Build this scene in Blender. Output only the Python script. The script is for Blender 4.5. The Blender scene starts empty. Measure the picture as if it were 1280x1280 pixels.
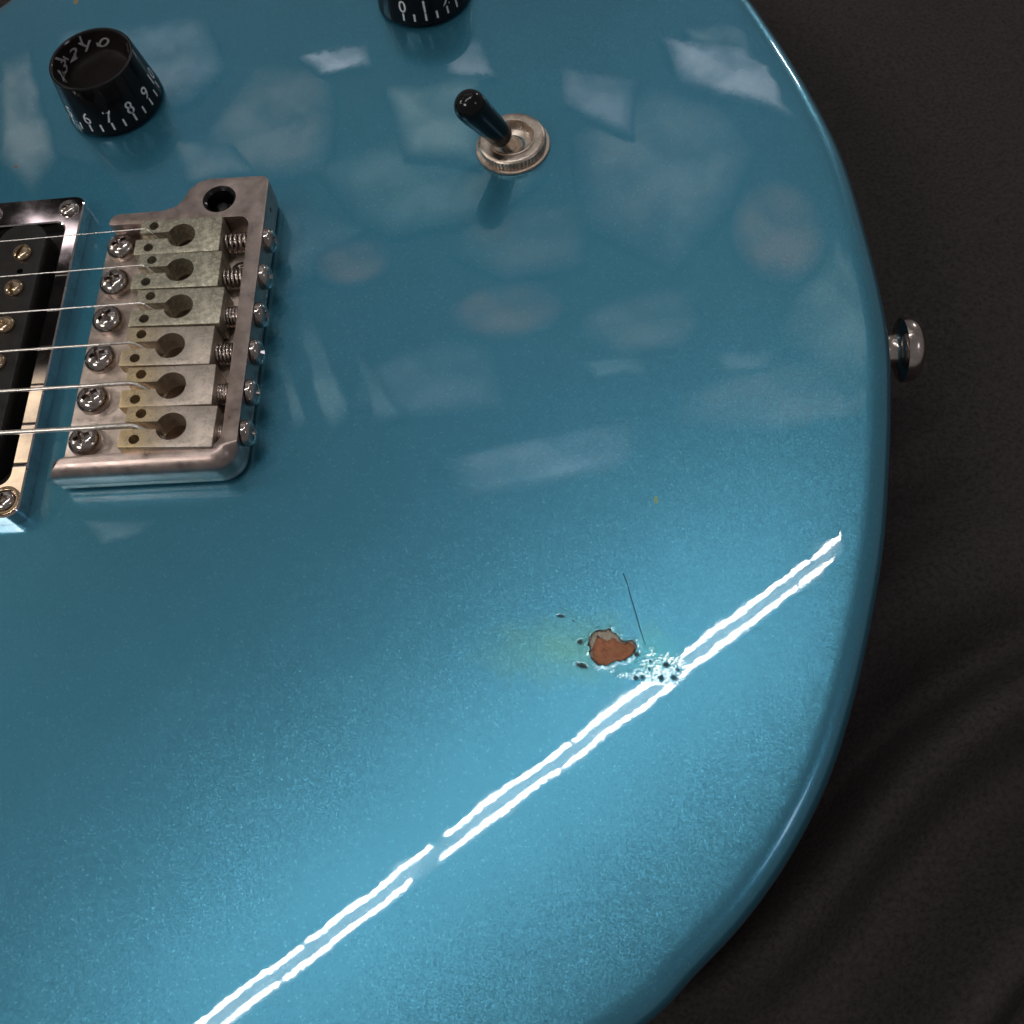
import bpy, bmesh, math, random
import numpy as np
from mathutils import Vector, Matrix, geometry, noise
random.seed(7); np.random.seed(7)
S = 0.001                                   # everything below is written in millimetres
C = bpy.context.scene.collection
sc = bpy.context.scene

# ------------------------------------------------------------------ camera, world, exposure
cam = bpy.data.cameras.new("camera"); co = bpy.data.objects.new("camera", cam); C.objects.link(co)
cam.sensor_fit = 'HORIZONTAL'; cam.sensor_width = 36.0
cam.lens = 36.0 * 1259.096 / 1280.0
cam.clip_start = 0.01; cam.clip_end = 60
co.location = Vector((92.770, -131.838, 184.991)) * S
co.rotation_mode = 'XYZ'; co.rotation_euler = (0.42887755, 0.10404086, -0.0089105)
cam.dof.use_dof = True; cam.dof.focus_distance = 0.212; cam.dof.aperture_fstop = 42.0
sc.camera = co

w = bpy.data.worlds.new("World"); sc.world = w; w.use_nodes = True
bg = w.node_tree.nodes['Background']; bg.inputs[0].default_value = (1.0, 0.95, 0.93, 1); bg.inputs[1].default_value = 0.14
sc.view_settings.view_transform = 'Standard'; sc.view_settings.look = 'None'
sc.view_settings.exposure = 0.0; sc.view_settings.gamma = 1.0
sc.cycles.max_bounces = 8; sc.cycles.use_denoising = True

# ------------------------------------------------------------------ helpers
class NT:
    def __init__(s, name):
        s.m = bpy.data.materials.new(name); s.m.use_nodes = True
        s.t = s.m.node_tree; s.n = s.t.nodes; s.l = s.t.links
        s.b = s.n['Principled BSDF']
    def add(s, typ, **kw):
        x = s.n.new(typ)
        for k, v in kw.items(): setattr(x, k, v)
        return x
    def link(s, a, b): s.l.new(a, b)
    def math(s, op, a, b=None, clamp=False):
        x = s.add('ShaderNodeMath', operation=op, use_clamp=clamp)
        for i, v in enumerate((a, b)):
            if v is None: continue
            if isinstance(v, (int, float)): x.inputs[i].default_value = v
            else: s.link(v, x.inputs[i])
        return x.outputs[0]
    def vmath(s, op, a, b=None, scale=None):
        x = s.add('ShaderNodeVectorMath', operation=op)
        for i, v in enumerate((a, b)):
            if v is None: continue
            if isinstance(v, tuple): x.inputs[i].default_value = v
            else: s.link(v, x.inputs[i])
        if scale is not None:
            if isinstance(scale, (int, float)): x.inputs['Scale'].default_value = scale
            else: s.link(scale, x.inputs['Scale'])
        return x.outputs[0] if op not in ('DISTANCE', 'LENGTH', 'DOT_PRODUCT') else x.outputs['Value']
    def mix(s, f, a, b):
        x = s.add('ShaderNodeMix', data_type='RGBA')
        for sock, v in ((x.inputs[0], f), (x.inputs[6], a), (x.inputs[7], b)):
            if isinstance(v, (int, float)): sock.default_value = v
            elif isinstance(v, tuple): sock.default_value = (*v, 1)
            else: s.link(v, sock)
        return x.outputs[2]
    def coord(s):
        return s.add('ShaderNodeTexCoord').outputs['Object']
    def geo(s):
        return s.add('ShaderNodeNewGeometry')
    def noise(s, vec, scale, detail=3, rough=0.55, dist=0.0):
        x = s.add('ShaderNodeTexNoise'); s.link(vec, x.inputs['Vector'])
        x.inputs['Scale'].default_value = scale; x.inputs['Detail'].default_value = detail
        x.inputs['Roughness'].default_value = rough; x.inputs['Distortion'].default_value = dist
        return x
    def ramp(s, fac, lo, hi, a=0.0, b=1.0):
        x = s.add('ShaderNodeMapRange'); s.link(fac, x.inputs[0])
        for i, v in enumerate((lo, hi, a, b)): x.inputs[i + 1].default_value = v
        return x.outputs[0]
    def perturb(s, normal, vec_fac, k):
        """normal + k * (vector noise - 0.5), normalised"""
        a = s.vmath('SUBTRACT', vec_fac, (0.5, 0.5, 0.5))
        a = s.vmath('SCALE', a, scale=k)
        return s.vmath('NORMALIZE', s.vmath('ADD', normal, a))

def metal(name, col, rough, col2=None, mscale=300, bump=0.0, spec_var=0.12, metallic=1.0, wear=0.5, pits=0.0):
    t = NT(name); v = t.coord(); g = t.geo()
    n = t.noise(v, mscale, 6, 0.65); big = t.noise(v, mscale * 0.22, 4, 0.6, 0.6)
    f = t.ramp(big.outputs[0], wear - 0.12, wear + 0.12)
    c = t.mix(f, col, col2 or col)
    sp = t.ramp(n.outputs[0], 0.35, 0.65, 0.72, 1.12)
    mm = t.add('ShaderNodeMix', data_type='RGBA', blend_type='MULTIPLY'); mm.inputs[0].default_value = 1
    t.link(c, mm.inputs[6])
    cx = t.add('ShaderNodeCombineColor'); [t.link(sp, cx.inputs[i]) for i in range(3)]
    t.link(cx.outputs[0], mm.inputs[7]); t.link(mm.outputs[2], t.b.inputs['Base Color'])
    t.b.inputs['Metallic'].default_value = metallic
    t.link(t.ramp(n.outputs[0], 0.3, 0.7, max(0.03, rough - spec_var), rough + spec_var), t.b.inputs['Roughness'])
    if bump:
        fine = t.noise(v, mscale * 4, 2, 0.5)
        t.link(t.perturb(g.outputs['Normal'], fine.outputs['Color'], bump), t.b.inputs['Normal'])
    return t.m

def plain(name, col, rough, metallic=0.0, coat=0.0, emit=None, spec=0.5):
    t = NT(name); b = t.b
    v = t.coord(); n = t.noise(v, 500, 4, 0.6)
    t.link(t.mix(t.ramp(n.outputs[0], 0.35, 0.65), tuple(c * 0.85 for c in col), tuple(min(1, c * 1.15) for c in col)), b.inputs['Base Color'])
    t.link(t.ramp(n.outputs[0], 0.3, 0.7, rough * 0.8, rough * 1.25), b.inputs['Roughness'])
    b.inputs['Metallic'].default_value = metallic; b.inputs['Coat Weight'].default_value = coat
    b.inputs['Specular IOR Level'].default_value = spec
    if emit:
        b.inputs['Emission Color'].default_value = (*emit[0], 1); b.inputs['Emission Strength'].default_value = emit[1]
    return t.m

def link_mesh(name, me, mat, parent=None, smooth=35):
    o = bpy.data.objects.new(name, me); C.objects.link(o)
    if mat and not me.materials: me.materials.append(mat)
    if parent: o.parent = parent
    if smooth is not None:
        for p in me.polygons: p.use_smooth = True
        if smooth < 179:
            me.set_sharp_from_angle(angle=math.radians(smooth))
    return o

def build(name, bm, mat, parent=None, smooth=35):
    me = bpy.data.meshes.new(name); bmesh.ops.recalc_face_normals(bm, faces=bm.faces); bm.to_mesh(me); bm.free()
    return link_mesh(name, me, mat, parent, smooth)

def lathe(bm, prof, n=48, M=Matrix(), jitter=None):
    """prof: list of (r, z) in mm, turned round Z, then placed by M (mm)."""
    rings = []
    for r, z in prof:
        if r < 1e-6:
            rings.append([bm.verts.new(M @ Vector((0, 0, z)) * S)])
        else:
            rings.append([bm.verts.new(M @ Vector(((r + (jitter(i, z) if jitter else 0)) * math.cos(2 * math.pi * i / n), (r + (jitter(i, z) if jitter else 0)) * math.sin(2 * math.pi * i / n), z)) * S) for i in range(n)])
    for a, b in zip(rings, rings[1:]):
        for i in range(n):
            j = (i + 1) % n
            if len(a) == 1 and len(b) == 1: continue
            if len(a) == 1: bm.faces.new((a[0], b[i], b[j]))
            elif len(b) == 1: bm.faces.new((a[i], a[j], b[0]))
            else: bm.faces.new((a[i], a[j], b[j], b[i]))
    return rings

def tube(bm, pts, r, n=10, cap=True):
    pts = [Vector(p) * S for p in pts]; rr = r if isinstance(r, (list, tuple)) else [r] * len(pts)
    rings = []; up = None
    for i, p in enumerate(pts):
        d = (pts[min(i + 1, len(pts) - 1)] - pts[max(i - 1, 0)]).normalized()
        if up is None:
            up = d.orthogonal().normalized()
        up = (up - d * up.dot(d)).normalized(); s = d.cross(up)
        rings.append([bm.verts.new(p + (up * math.cos(2 * math.pi * k / n) + s * math.sin(2 * math.pi * k / n)) * rr[i] * S) for k in range(n)])
    for a, b in zip(rings, rings[1:]):
        for k in range(n): bm.faces.new((a[k], a[(k + 1) % n], b[(k + 1) % n], b[k]))
    if cap: bm.faces.new(rings[0]); bm.faces.new(rings[-1])

def prism(bm, poly, z0, z1):
    lo = [bm.verts.new(Vector((x, y, z0)) * S) for x, y in poly]
    hi = [bm.verts.new(Vector((x, y, z1)) * S) for x, y in poly]
    n = len(poly); fs = [bm.faces.new(lo[::-1]), bm.faces.new(hi)]
    for i in range(n): fs.append(bm.faces.new((lo[i], lo[(i + 1) % n], hi[(i + 1) % n], hi[i])))
    return lo, hi

def box(bm, a, b):
    return prism(bm, [(a[0], a[1]), (b[0], a[1]), (b[0], b[1]), (a[0], b[1])], a[2], b[2])

def arc(cx, cy, r, a0, a1, n=6):
    return [(cx + r * math.cos(math.radians(a0 + (a1 - a0) * i / n)), cy + r * math.sin(math.radians(a0 + (a1 - a0) * i / n))) for i in range(n + 1)]

def rect(x0, y0, x1, y1, r, n=5):
    return arc(x1 - r, y1 - r, r, 0, 90, n) + arc(x0 + r, y1 - r, r, 90, 180, n) + arc(x0 + r, y0 + r, r, 180, 270, n) + arc(x1 - r, y0 + r, r, 270, 360, n)

def carve(o, cutters):
    """subtract the cutter bmeshes from o and bake the result into its mesh"""
    tmp = []
    for i, bm in enumerate(cutters):
        me = bpy.data.meshes.new('c'); bmesh.ops.recalc_face_normals(bm, faces=bm.faces); bm.to_mesh(me); bm.free()
        c = bpy.data.objects.new('c', me); C.objects.link(c); tmp.append(c)
        m = o.modifiers.new('b', 'BOOLEAN'); m.operation = 'DIFFERENCE'; m.object = c; m.solver = 'EXACT'
    return bake(o, tmp)

def bake(o, tmp=(), smooth=32):
    dg = bpy.context.evaluated_depsgraph_get(); dg.update()
    me = bpy.data.meshes.new_from_object(o.evaluated_get(dg))
    o.modifiers.clear(); old = o.data; mats = [m for m in old.materials]
    o.data = me
    me.materials.clear()
    for m in mats: me.materials.append(m)
    for p in me.polygons: p.use_smooth = True
    me.set_sharp_from_angle(angle=math.radians(smooth))
    for c in tmp:
        d = c.data; bpy.data.objects.remove(c); bpy.data.meshes.remove(d)
    return o

def bevel_mod(o, w, seg=3, ang=35):
    m = o.modifiers.new('bv', 'BEVEL'); m.width = w * S; m.segments = seg; m.limit_method = 'ANGLE'; m.angle_limit = math.radians(ang)
    m.harden_normals = False

def empty(name, loc, label=None, cat=None, group=None, parent=None):
    o = bpy.data.objects.new(name, None); C.objects.link(o); o.location = Vector(loc) * S; o.empty_display_size = 0.01
    if parent: o.parent = parent
    if label: o['label'] = label
    if cat: o['category'] = cat
    if group: o['group'] = group
    return o

def tag(o, label, cat=None, group=None):
    o['label'] = label
    if cat: o['category'] = cat
    if group: o['group'] = group

def catmull(pts, n, closed=True):
    P = [Vector(p) for p in pts]; out = []
    N = len(P)
    for i in range(N):
        a, b, c, d = P[(i - 1) % N], P[i], P[(i + 1) % N], P[(i + 2) % N]
        for k in range(24):
            t = k / 24
            out.append(0.5 * ((2 * b) + (c - a) * t + (2 * a - 5 * b + 4 * c - d) * t * t + (3 * b - a - 3 * c + d) * t ** 3))
    L = [0]
    for i in range(len(out)): L.append(L[-1] + (out[(i + 1) % len(out)] - out[i]).length)
    res = []; j = 0
    for k in range(n):
        s = L[-1] * k / n
        while L[j + 1] < s: j += 1
        f = (s - L[j]) / (L[j + 1] - L[j]); res.append(out[j].lerp(out[(j + 1) % len(out)], f))
    return res

# ------------------------------------------------------------------ materials
NICKEL = metal('aged_nickel', (0.82, 0.70, 0.62), 0.42, (0.62, 0.52, 0.46), 420, bump=0.05)
NICKEL_WALL = metal('worn_pink_nickel', (0.62, 0.51, 0.47), 0.37, (0.46, 0.37, 0.34), 260, bump=0.03)
SCREW = metal('screw_steel', (0.66, 0.60, 0.57), 0.15, (0.42, 0.36, 0.33), 500, bump=0.02, spec_var=0.07)
SPRING = metal('spring_steel', (0.60, 0.53, 0.49), 0.22, None, 600)
CHROME = metal('ring_chrome', (0.80, 0.75, 0.76), 0.045, (0.72, 0.66, 0.66), 200, spec_var=0.02)
BRASS = metal('brass_screw', (0.60, 0.47, 0.33), 0.2, (0.42, 0.30, 0.20), 500, spec_var=0.06)
SWITCH = metal('aged_switch_nickel', (0.80, 0.70, 0.61), 0.36, (0.58, 0.48, 0.40), 500, bump=0.03)
CHROME_BTN = metal('button_chrome', (0.62, 0.54, 0.50), 0.2, None, 200, spec_var=0.04)
PLAIN_STRING = metal('plain_steel_string', (0.95, 0.93, 0.89), 0.33, None, 900)
WOUND_STRING = metal('wound_string', (0.9, 0.86, 0.80), 0.36, None, 900)
BLACK = plain('black_plastic', (0.004, 0.004, 0.005), 0.13, spec=0.38)
BOBBIN = plain('black_bobbin', (0.013, 0.011, 0.010), 0.34)
PRINT = plain('white_print', (0.93, 0.93, 0.95), 0.5)
DARK = plain('dark_recess', (0.008, 0.007, 0.007), 0.6)
HOUSING = plain('grey_lamp_housing', (0.20, 0.215, 0.24), 0.6)
FIBRE = plain('dark_fibre', (0.012, 0.014, 0.02), 0.7)

def saddle_mat():
    """nickel plate worn through to brass at the front (object -X), patina on the treble ones through object colour"""
    t = NT('saddle_worn_plate'); v = t.coord()
    at = t.add('ShaderNodeAttribute', attribute_type='OBJECT', attribute_name='patina')
    sx = t.add('ShaderNodeSeparateXYZ'); t.link(v, sx.inputs[0])
    n = t.noise(v, 950, 5, 0.75); n2 = t.noise(v, 1500, 4, 0.6); n3 = t.noise(v, 170, 3, 0.5)
    x = t.math('ADD', t.math('MULTIPLY', sx.outputs[0], 1000), t.math('MULTIPLY', n3.outputs[0], 6))
    front = t.math('MULTIPLY', t.ramp(x, -4.0, 3.0, 1, 0), t.math('SUBTRACT', 1.0, at.outputs['Fac']))
    c = t.mix(t.ramp(n3.outputs[0], 0.4, 0.6), (0.62, 0.53, 0.46), (0.50, 0.43, 0.37))
    c = t.mix(t.math('MULTIPLY', front, t.ramp(n.outputs[0], 0.38, 0.6, 0.45, 0.9)), c, (0.68, 0.51, 0.25))
    green = t.mix(t.ramp(n.outputs[0], 0.42, 0.56), (0.64, 0.61, 0.48), (0.33, 0.33, 0.245))
    c = t.mix(t.math('MULTIPLY', at.outputs['Fac'], 0.85), c, green)
    c = t.mix(t.ramp(n2.outputs[0], 0.56, 0.66, 0, 0.45), c, (0.22, 0.20, 0.16))
    c = t.mix(t.ramp(t.noise(v, 700, 5, 0.75, 0.5).outputs[0], 0.50, 0.62, 0, 0.35), c, (0.20, 0.175, 0.14))
    t.link(c, t.b.inputs['Base Color']); t.b.inputs['Metallic'].default_value = 0.85
    t.link(t.ramp(n.outputs[0], 0.3, 0.7, 0.34, 0.58), t.b.inputs['Roughness'])
    g = t.geo(); t.link(t.perturb(g.outputs['Normal'], n2.outputs['Color'], 0.18), t.b.inputs['Normal'])
    return t.m
SADDLE = saddle_mat()

def paint_mat():
    t = NT('metallic_blue_lacquer'); g = t.geo(); v = t.coord(); N = g.outputs['Normal']
    # flakes
    vo = t.add('ShaderNodeTexVoronoi', feature='F1'); t.link(v, vo.inputs['Vector']); vo.inputs['Scale'].default_value = 5600
    vo2 = t.add('ShaderNodeTexVoronoi', feature='F1'); t.link(v, vo2.inputs['Vector']); vo2.inputs['Scale'].default_value = 3000
    fl = t.perturb(N, vo.outputs['Color'], 0.075)
    fl = t.perturb(fl, vo2.outputs['Color'], 0.04)
    sp = t.add('ShaderNodeSeparateColor'); t.link(vo2.outputs['Color'], sp.inputs[0])
    cloud = t.noise(v, 45, 3, 0.6)
    base = t.mix(t.ramp(cloud.outputs[0], 0.3, 0.7), (0.054, 0.266, 0.400), (0.060, 0.283, 0.424))
    base = t.mix(t.ramp(sp.outputs[0], 0.93, 1.0, 0, 0.3), base, (0.16, 0.52, 0.68))
    base = t.mix(t.ramp(sp.outputs[1], 0.0, 0.12, 0.25, 0.0), base, (0.03, 0.16, 0.27))
    # teal bruise around the chip and small stains: places on the lacquer itself
    def spot(cx, cy, rx, ry, soft, warp=0.0, wscale=200):
        d = t.vmath('SUBTRACT', v, (cx * S, cy * S, 0)); d = t.vmath('MULTIPLY', d, (1 / (rx * S), 1 / (ry * S), 0))
        L = t.vmath('LENGTH', d)
        if warp:
            nn = t.noise(v, wscale, 4, 0.6); L = t.math('ADD', L, t.math('MULTIPLY', t.math('SUBTRACT', nn.outputs[0], 0.5), warp))
        return t.ramp(L, 1.0, 1.0 - soft, 0, 1)
    base = t.mix(t.math('MULTIPLY', spot(84.5, -75.5, 20, 8.5, 0.97, 1.3), 0.66), base, (0.105, 0.32, 0.27))
    base = t.mix(t.math('MULTIPLY', spot(101, -78.5, 7, 6, 0.8, 0.8), 0.5), base, (0.07, 0.36, 0.38))
    for a in ((-53.6, 58.7, 0.7, 0.6, (0.20, 0.10, 0.05)), (-48.2, 118.9, 0.8, 1.2, (0.42, 0.32, 0.14)), (103.3, -45.6, 0.5, 1.0, (0.18, 0.30, 0.16))):
        base = t.mix(spot(a[0], a[1], a[2], a[3], 0.35, 0.5, 1500), base, a[4])
    att = t.add('ShaderNodeAttribute', attribute_name='chip'); t.link
    col = t.mix(att.outputs['Alpha'], base, att.outputs['Color'])
    t.link(col, t.b.inputs['Base Color'])
    inv = t.math('SUBTRACT', 1.0, att.outputs['Alpha'])
    t.link(t.math('MULTIPLY', inv, 0.70), t.b.inputs['Metallic'])
    t.link(t.ramp(inv, 0, 1, 0.8, 0.30), t.b.inputs['Roughness'])
    t.link(fl, t.b.inputs['Normal'])
    # clear coat: slow orange peel wobble and faint handling haze
    w1 = t.noise(v, 120, 2, 0.5); w2 = t.noise(v, 1100, 2, 0.5)
    cn = t.perturb(t.perturb(N, w1.outputs['Color'], 0.0058), w2.outputs['Color'], 0.0028)
    t.link(cn, t.b.inputs['Coat Normal']); t.link(inv, t.b.inputs['Coat Weight'])
    hz = t.noise(v, 60, 5, 0.65); t.link(t.ramp(hz.outputs[0], 0.45, 0.7, 0.008, 0.035), t.b.inputs['Coat Roughness'])
    t.b.inputs['Coat IOR'].default_value = 1.5
    return t.m
PAINT = paint_mat()

def cloth_mat():
    t = NT('black_cloth'); v = t.coord()
    n = t.noise(v, 900, 3, 0.7); n2 = t.noise(v, 8, 3, 0.5)
    c = t.mix(t.ramp(n.outputs[0], 0.3, 0.7), (0.028, 0.0245, 0.025), (0.056, 0.049, 0.0485))
    t.link(c, t.b.inputs['Base Color']); t.b.inputs['Roughness'].default_value = 0.95
    t.b.inputs['Specular IOR Level'].default_value = 0.04
    t.b.inputs['Diffuse Roughness'].default_value = 0.0
    bp = t.add('ShaderNodeBump'); bp.inputs['Strength'].default_value = 0.5; bp.inputs['Distance'].default_value = 0.0004
    t.link(n.outputs[0], bp.inputs['Height']); t.link(bp.outputs[0], t.b.inputs['Normal'])
    return t.m
CLOTH = cloth_mat()

# ------------------------------------------------------------------ batten lamps, and unseen glow panels added for reflections and fill
def emitter(name, col, strength):
    t = NT(name); t.b.inputs['Base Color'].default_value = (0.8, 0.8, 0.8, 1)
    t.b.inputs['Emission Color'].default_value = (*col, 1); t.b.inputs['Emission Strength'].default_value = strength
    return t.m
TUBE = emitter('lamp_tube_glow', (1.0, 0.965, 0.92), 93)
TUBE2 = emitter('side_lamp_tube_glow', (1.0, 0.93, 0.86), 100)

def uv(u, v, z): return (u * 0.8165 - v * 0.5773, u * 0.5773 + v * 0.8165, z)
def batten(u0, u1, v0, tubes, mat, label, cx=0, cy=0, z=3500, r=5.9):
    root = empty('ceiling_batten_lamp', (cx, cy, z), label, 'ceiling lamp', 'batten lamps above the bench')
    bm = bmesh.new()
    c = [uv(u0, v0 - 36, 26), uv(u1, v0 - 36, 26), uv(u1, v0 + 36, 26), uv(u0, v0 + 36, 26)]
    prism(bm, [(p[0], p[1]) for p in c], 46, 90)
    h = build('lamp_housing', bm, HOUSING, root)
    for dv, a, b in tubes:
        bm = bmesh.new(); n = 8
        pts = [uv(a + (b - a) * i / n, v0 + dv, 0) for i in range(n + 1)]
        rr = [r * 0.6] + [r] * (n - 1) + [r * 0.6]
        pts[1] = uv(a + 12, v0 + dv, 0); pts[-2] = uv(b - 12, v0 + dv, 0)
        tube(bm, pts, rr, 12); build('lamp_tube', bm, mat, root, 60)
    return root
VC = 534
G = 7
up = [(-1500, -852), (-852, -306), (-256, 310), (310, 822), (822, 1458), (1458, 1640)]
lo = [(-1520, -969), (-969, -418), (-322, 227), (227, 778), (778, 1353), (1353, 1545)]
tt = [(27, a + G, b - G) for a, b in up] + [(-27, a + G, b - G) for a, b in lo]
batten(-1540, 1680, VC, tt, TUBE, 'long twin tube lamp whose white lines cross the blue lacquer')
batten(-1200, 1200, 0, [(27 * q, a, a + 1180) for q in (-1, 1) for a in (-1190, 0)], TUBE2, 'twin tube lamp far to the left of the bridge', cx=-5000, cy=900, z=3300, r=13)
batten(-600, 600, 0, [(27 * q, -590, 590) for q in (-1, 1)], TUBE2, 'twin tube lamp off to the right that draws the thin line on the upper rim', cx=3100, cy=5000, z=1900, r=18)
def panel(name, pts, col, strength, label, z=3620, k=1.034):  # soft-edged glowing shape added overhead, not a known lamp
    m = emitter('glow_' + name, col, strength)
    t = NT.__new__(NT); t.m = m; t.t = m.node_tree; t.n = t.t.nodes; t.l = t.t.links; t.b = t.n['Principled BSDF']
    nn = t.noise(t.coord(), 3.2, 3, 0.55)
    gl = t.add('ShaderNodeAttribute', attribute_name='glow')
    t.link(t.math('MULTIPLY', gl.outputs['Fac'], t.ramp(nn.outputs[0], 0.36, 0.62, strength * 0.35, strength * 1.3)), t.b.inputs['Emission Strength'])
    cx = sum(p[0] for p in pts) / len(pts) * k; cy = sum(p[1] for p in pts) / len(pts) * k
    root = empty(name, (cx, cy, z), label, 'ceiling light')
    q = [(p[0] * k - cx, p[1] * k - cy) for p in pts]
    bm = bmesh.new(); lay = bm.verts.layers.float.new('glow')
    rings = []
    for f, zz, g in ((1.0, 12, 0.0), (1.0, 0, 0.0), (0.8, -2, 0.55), (0.6, -3, 1.0), (0.02, -3, 1.0)):
        rings.append([bm.verts.new(Vector((x * f, y * f, zz)) * S) for x, y in q])
        for vv in rings[-1]: vv[lay] = g
    for a, b in zip(rings, rings[1:]):
        for i in range(len(a)): bm.faces.new((a[i], a[(i + 1) % len(a)], b[(i + 1) % len(a)], b[i]))
    build('glow_face', bm, m, root, 30)
    bm = bmesh.new(); prism(bm, [(x * 1.03, y * 1.03) for x, y in q], 13, 50); build('back_box', bm, HOUSING, root, 30)
COOL = (0.86, 0.88, 1.0)
panel('added_glow_panel', [(3000, -1900), (4200, -1700), (4200, -700), (3000, -900)], COOL, 4.5, 'pale added glow panel off the lower right rim', k=1.0)  # added out of view to lay a soft streak on the rim
panel('added_glow_panel', [(-3600, -2400), (-1900, -2900), (-1700, -1700), (-3300, -1300)], (1.0, 0.92, 0.86), 15.0, 'large warm added glow panel behind and left of the photographer', k=1.0)  # added fill light for the knob fronts and bridge metal
panel('added_glow_panel', [(-2760, 3430), (-2470, 3360), (-2360, 3200), (-2600, 3200), (-2800, 3330)], (1.0, 0.86, 0.88), 3.0, 'pinkish added glow panel mirrored in the corner of the chrome pickup ring', k=1.0)  # added so the chrome corner mirrors a pale patch
panel('added_glow_panel', [(-3300, 2520), (-2380, 2480), (-2340, 1700), (-3300, 1700)], (1.0, 0.78, 0.50), 1.5, 'amber added glow panel mirrored in the lower half of the chrome pickup ring', k=1.0)  # added so the chrome rail mirrors a golden tone
rb = random.Random(3)
tints = ['cool', 'warm', 'greenish', 'grey']
TC = {'cool': (0.8, 0.88, 1.0), 'warm': (1.0, 0.85, 0.72), 'greenish': (0.85, 1.0, 0.9), 'grey': (1, 0.97, 0.95)}
where = ['above the upper left knob', 'left of the top edge knob', 'over the toggle switch', 'between the toggle switch and the upper rim', 'right of the bridge arm hole', 'below the toggle switch', 'above the strap button', 'near the middle of the right rim', 'between bridge and toggle switch', 'above the large chip']
for k_, (cx_, cy_, rx_, ry_, L_) in enumerate([(-2300, 4300, 500, 420, .75), (-1500, 3750, 420, 420, .55), (-700, 3300, 480, 330, .45), (500, 3350, 420, 480, .5), (-1500, 3050, 420, 260, .4), (-250, 3000, 380, 200, .35), (1250, 2500, 330, 420, .6), (900, 2050, 480, 170, .45), (-650, 2250, 420, 200, .45), (300, 2480, 330, 160, .45)]):  # random glowing blobs added to layer soft reflections in the lacquer
    P_ = []
    for q_ in range(7):
        aa = 2 * math.pi * (q_ + rb.uniform(-.25, .25)) / 7; f_ = rb.uniform(0.75, 1.3); P_.append((cx_ + rx_ * f_ * math.cos(aa), cy_ + ry_ * f_ * math.sin(aa)))
    tn = tints[k_ % 4]
    panel('added_glow_panel', P_, TC[tn], L_ * 1.4, 'very dim %s added glow panel mirrored %s' % (tn, where[k_]), z=3820 + 6 * k_, k=1.09)
bm = bmesh.new(); prism(bm, [(-1300, -560), (620, -560), (620, 620), (400, 900), (-1300, 1400)], 0, 120)  # unseen dark slab added to blacken the reflection in the chrome ring
o = build('dark_reflection_blocker', bm, DARK, None, 30); o.location = Vector((-3060, 3200, 3950)) * S; tag(o, 'added unseen black duct mirrored in the chrome pickup ring', 'blocker')
DIM = [('s', [(-1249, 2582), (-1175, 2585), (-974, 2080), (-1049, 1987), (-1108, 2070)], (0.8, 1, 1), 1.0, 'widest of three narrow dim added glow panels mirrored right of the bridge'),  # glow shapes added to put dim patches into the lacquer's reflection
    ('s', [(-1343, 2503), (-1298, 2413), (-1158, 2033), (-1228, 2018)], (0.8, 1, 1), 0.7, 'leftmost of three narrow dim added glow panels mirrored right of the bridge'),
    ('s', [(-985, 2389), (-872, 2296), (-755, 2045), (-858, 2013)], (0.8, 1, 1), 0.7, 'rightmost of three narrow dim added glow panels mirrored right of the bridge'),
    ('d', [(-628, 4228), (-419, 4259), (-337, 3993), (-583, 4041)], COOL, 1.6, 'pale added glow panel mirrored just below the top edge knob'),
    ('e', [(-3085, 4486), (-2931, 4527), (-2611, 3684), (-2700, 3482), (-2921, 3718)], (1, .95, .85), 1.1, 'dim warm added glow panel mirrored left of the lower numbered knob'),
    ('f', [(-2028, 3782), (-1680, 3689), (-1535, 3490), (-1903, 3477)], (1, .95, .9), 0.7, 'dim warm added glow panel mirrored between knob and bridge'),
    ('g', [(-2117, 1632), (-1798, 1622), (-1824, 1561), (-2027, 1517)], (.8, .95, 1), 1.0, 'slim added glow panel mirrored under the bridge'),
    ('h', [(7, 2270), (282, 2290), (311, 2207), (72, 2185)], (.8, .95, 1), 0.9, 'left one of two slim added glow panels mirrored above the middle panel'),
    ('i', [(585, 2266), (853, 2266), (811, 2189), (611, 2184)], (.8, .95, 1), 1.0, 'right one of two slim added glow panels mirrored above the middle panel'),
    ('j', [(603, 4238), (925, 4252), (1055, 3847), (765, 3829)], (.9, 1, .95), 0.8, 'dim greenish added glow panel mirrored at the top right of the body')]
for k_, (a_, p_, c_, l_, t_) in enumerate(DIM): panel('added_glow_panel', p_, c_, l_, t_, z=3700 + 3 * k_, k=1.057)
def disc(cx, cy, rx, ry): return [(cx + rx * math.cos(math.radians(a)), cy + ry * math.sin(math.radians(a))) for a in range(0, 360, 15)]
panel('added_glow_disc', disc(930, 2880, 215, 290), (1.0, 0.56, 0.36), 0.95, 'round dim amber added glow disc mirrored beside the upper right rim')  # amber glow discs added for the brownish blobs mirrored in the lacquer
panel('added_glow_disc', disc(-300, 2560, 270, 150), (1.0, 0.52, 0.34), 0.85, 'oval dim amber added glow disc mirrored below the toggle switch')
panel('added_glow_disc', disc(-1010, 2890, 190, 130), (1.0, 0.52, 0.34), 0.75, 'small dim amber added glow disc mirrored right of the bridge')
panel('added_glow_panel', [(500, 4150), (560, 3840), (1120, 3540), (1130, 3800), (900, 4050)], COOL, 2.6, 'pale cool added glow panel mirrored near the upper right rim')  # more glow shapes added for the paler mirrored patches
panel('added_glow_panel', [(-584, 1833), (-507, 1644), (-79, 1698), (150, 1745), (234, 1790), (255, 1957), (60, 1950)], (0.75, 0.83, 1.0), 1.5, 'pale cool added glow panel mirrored in the middle of the body')
panel('added_glow_panel', [(-1396, 4269), (-1256, 4125), (-983, 4159), (-1012, 4308)], COOL, 3.0, 'small pale added glow panel mirrored between the two knobs')
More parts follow.
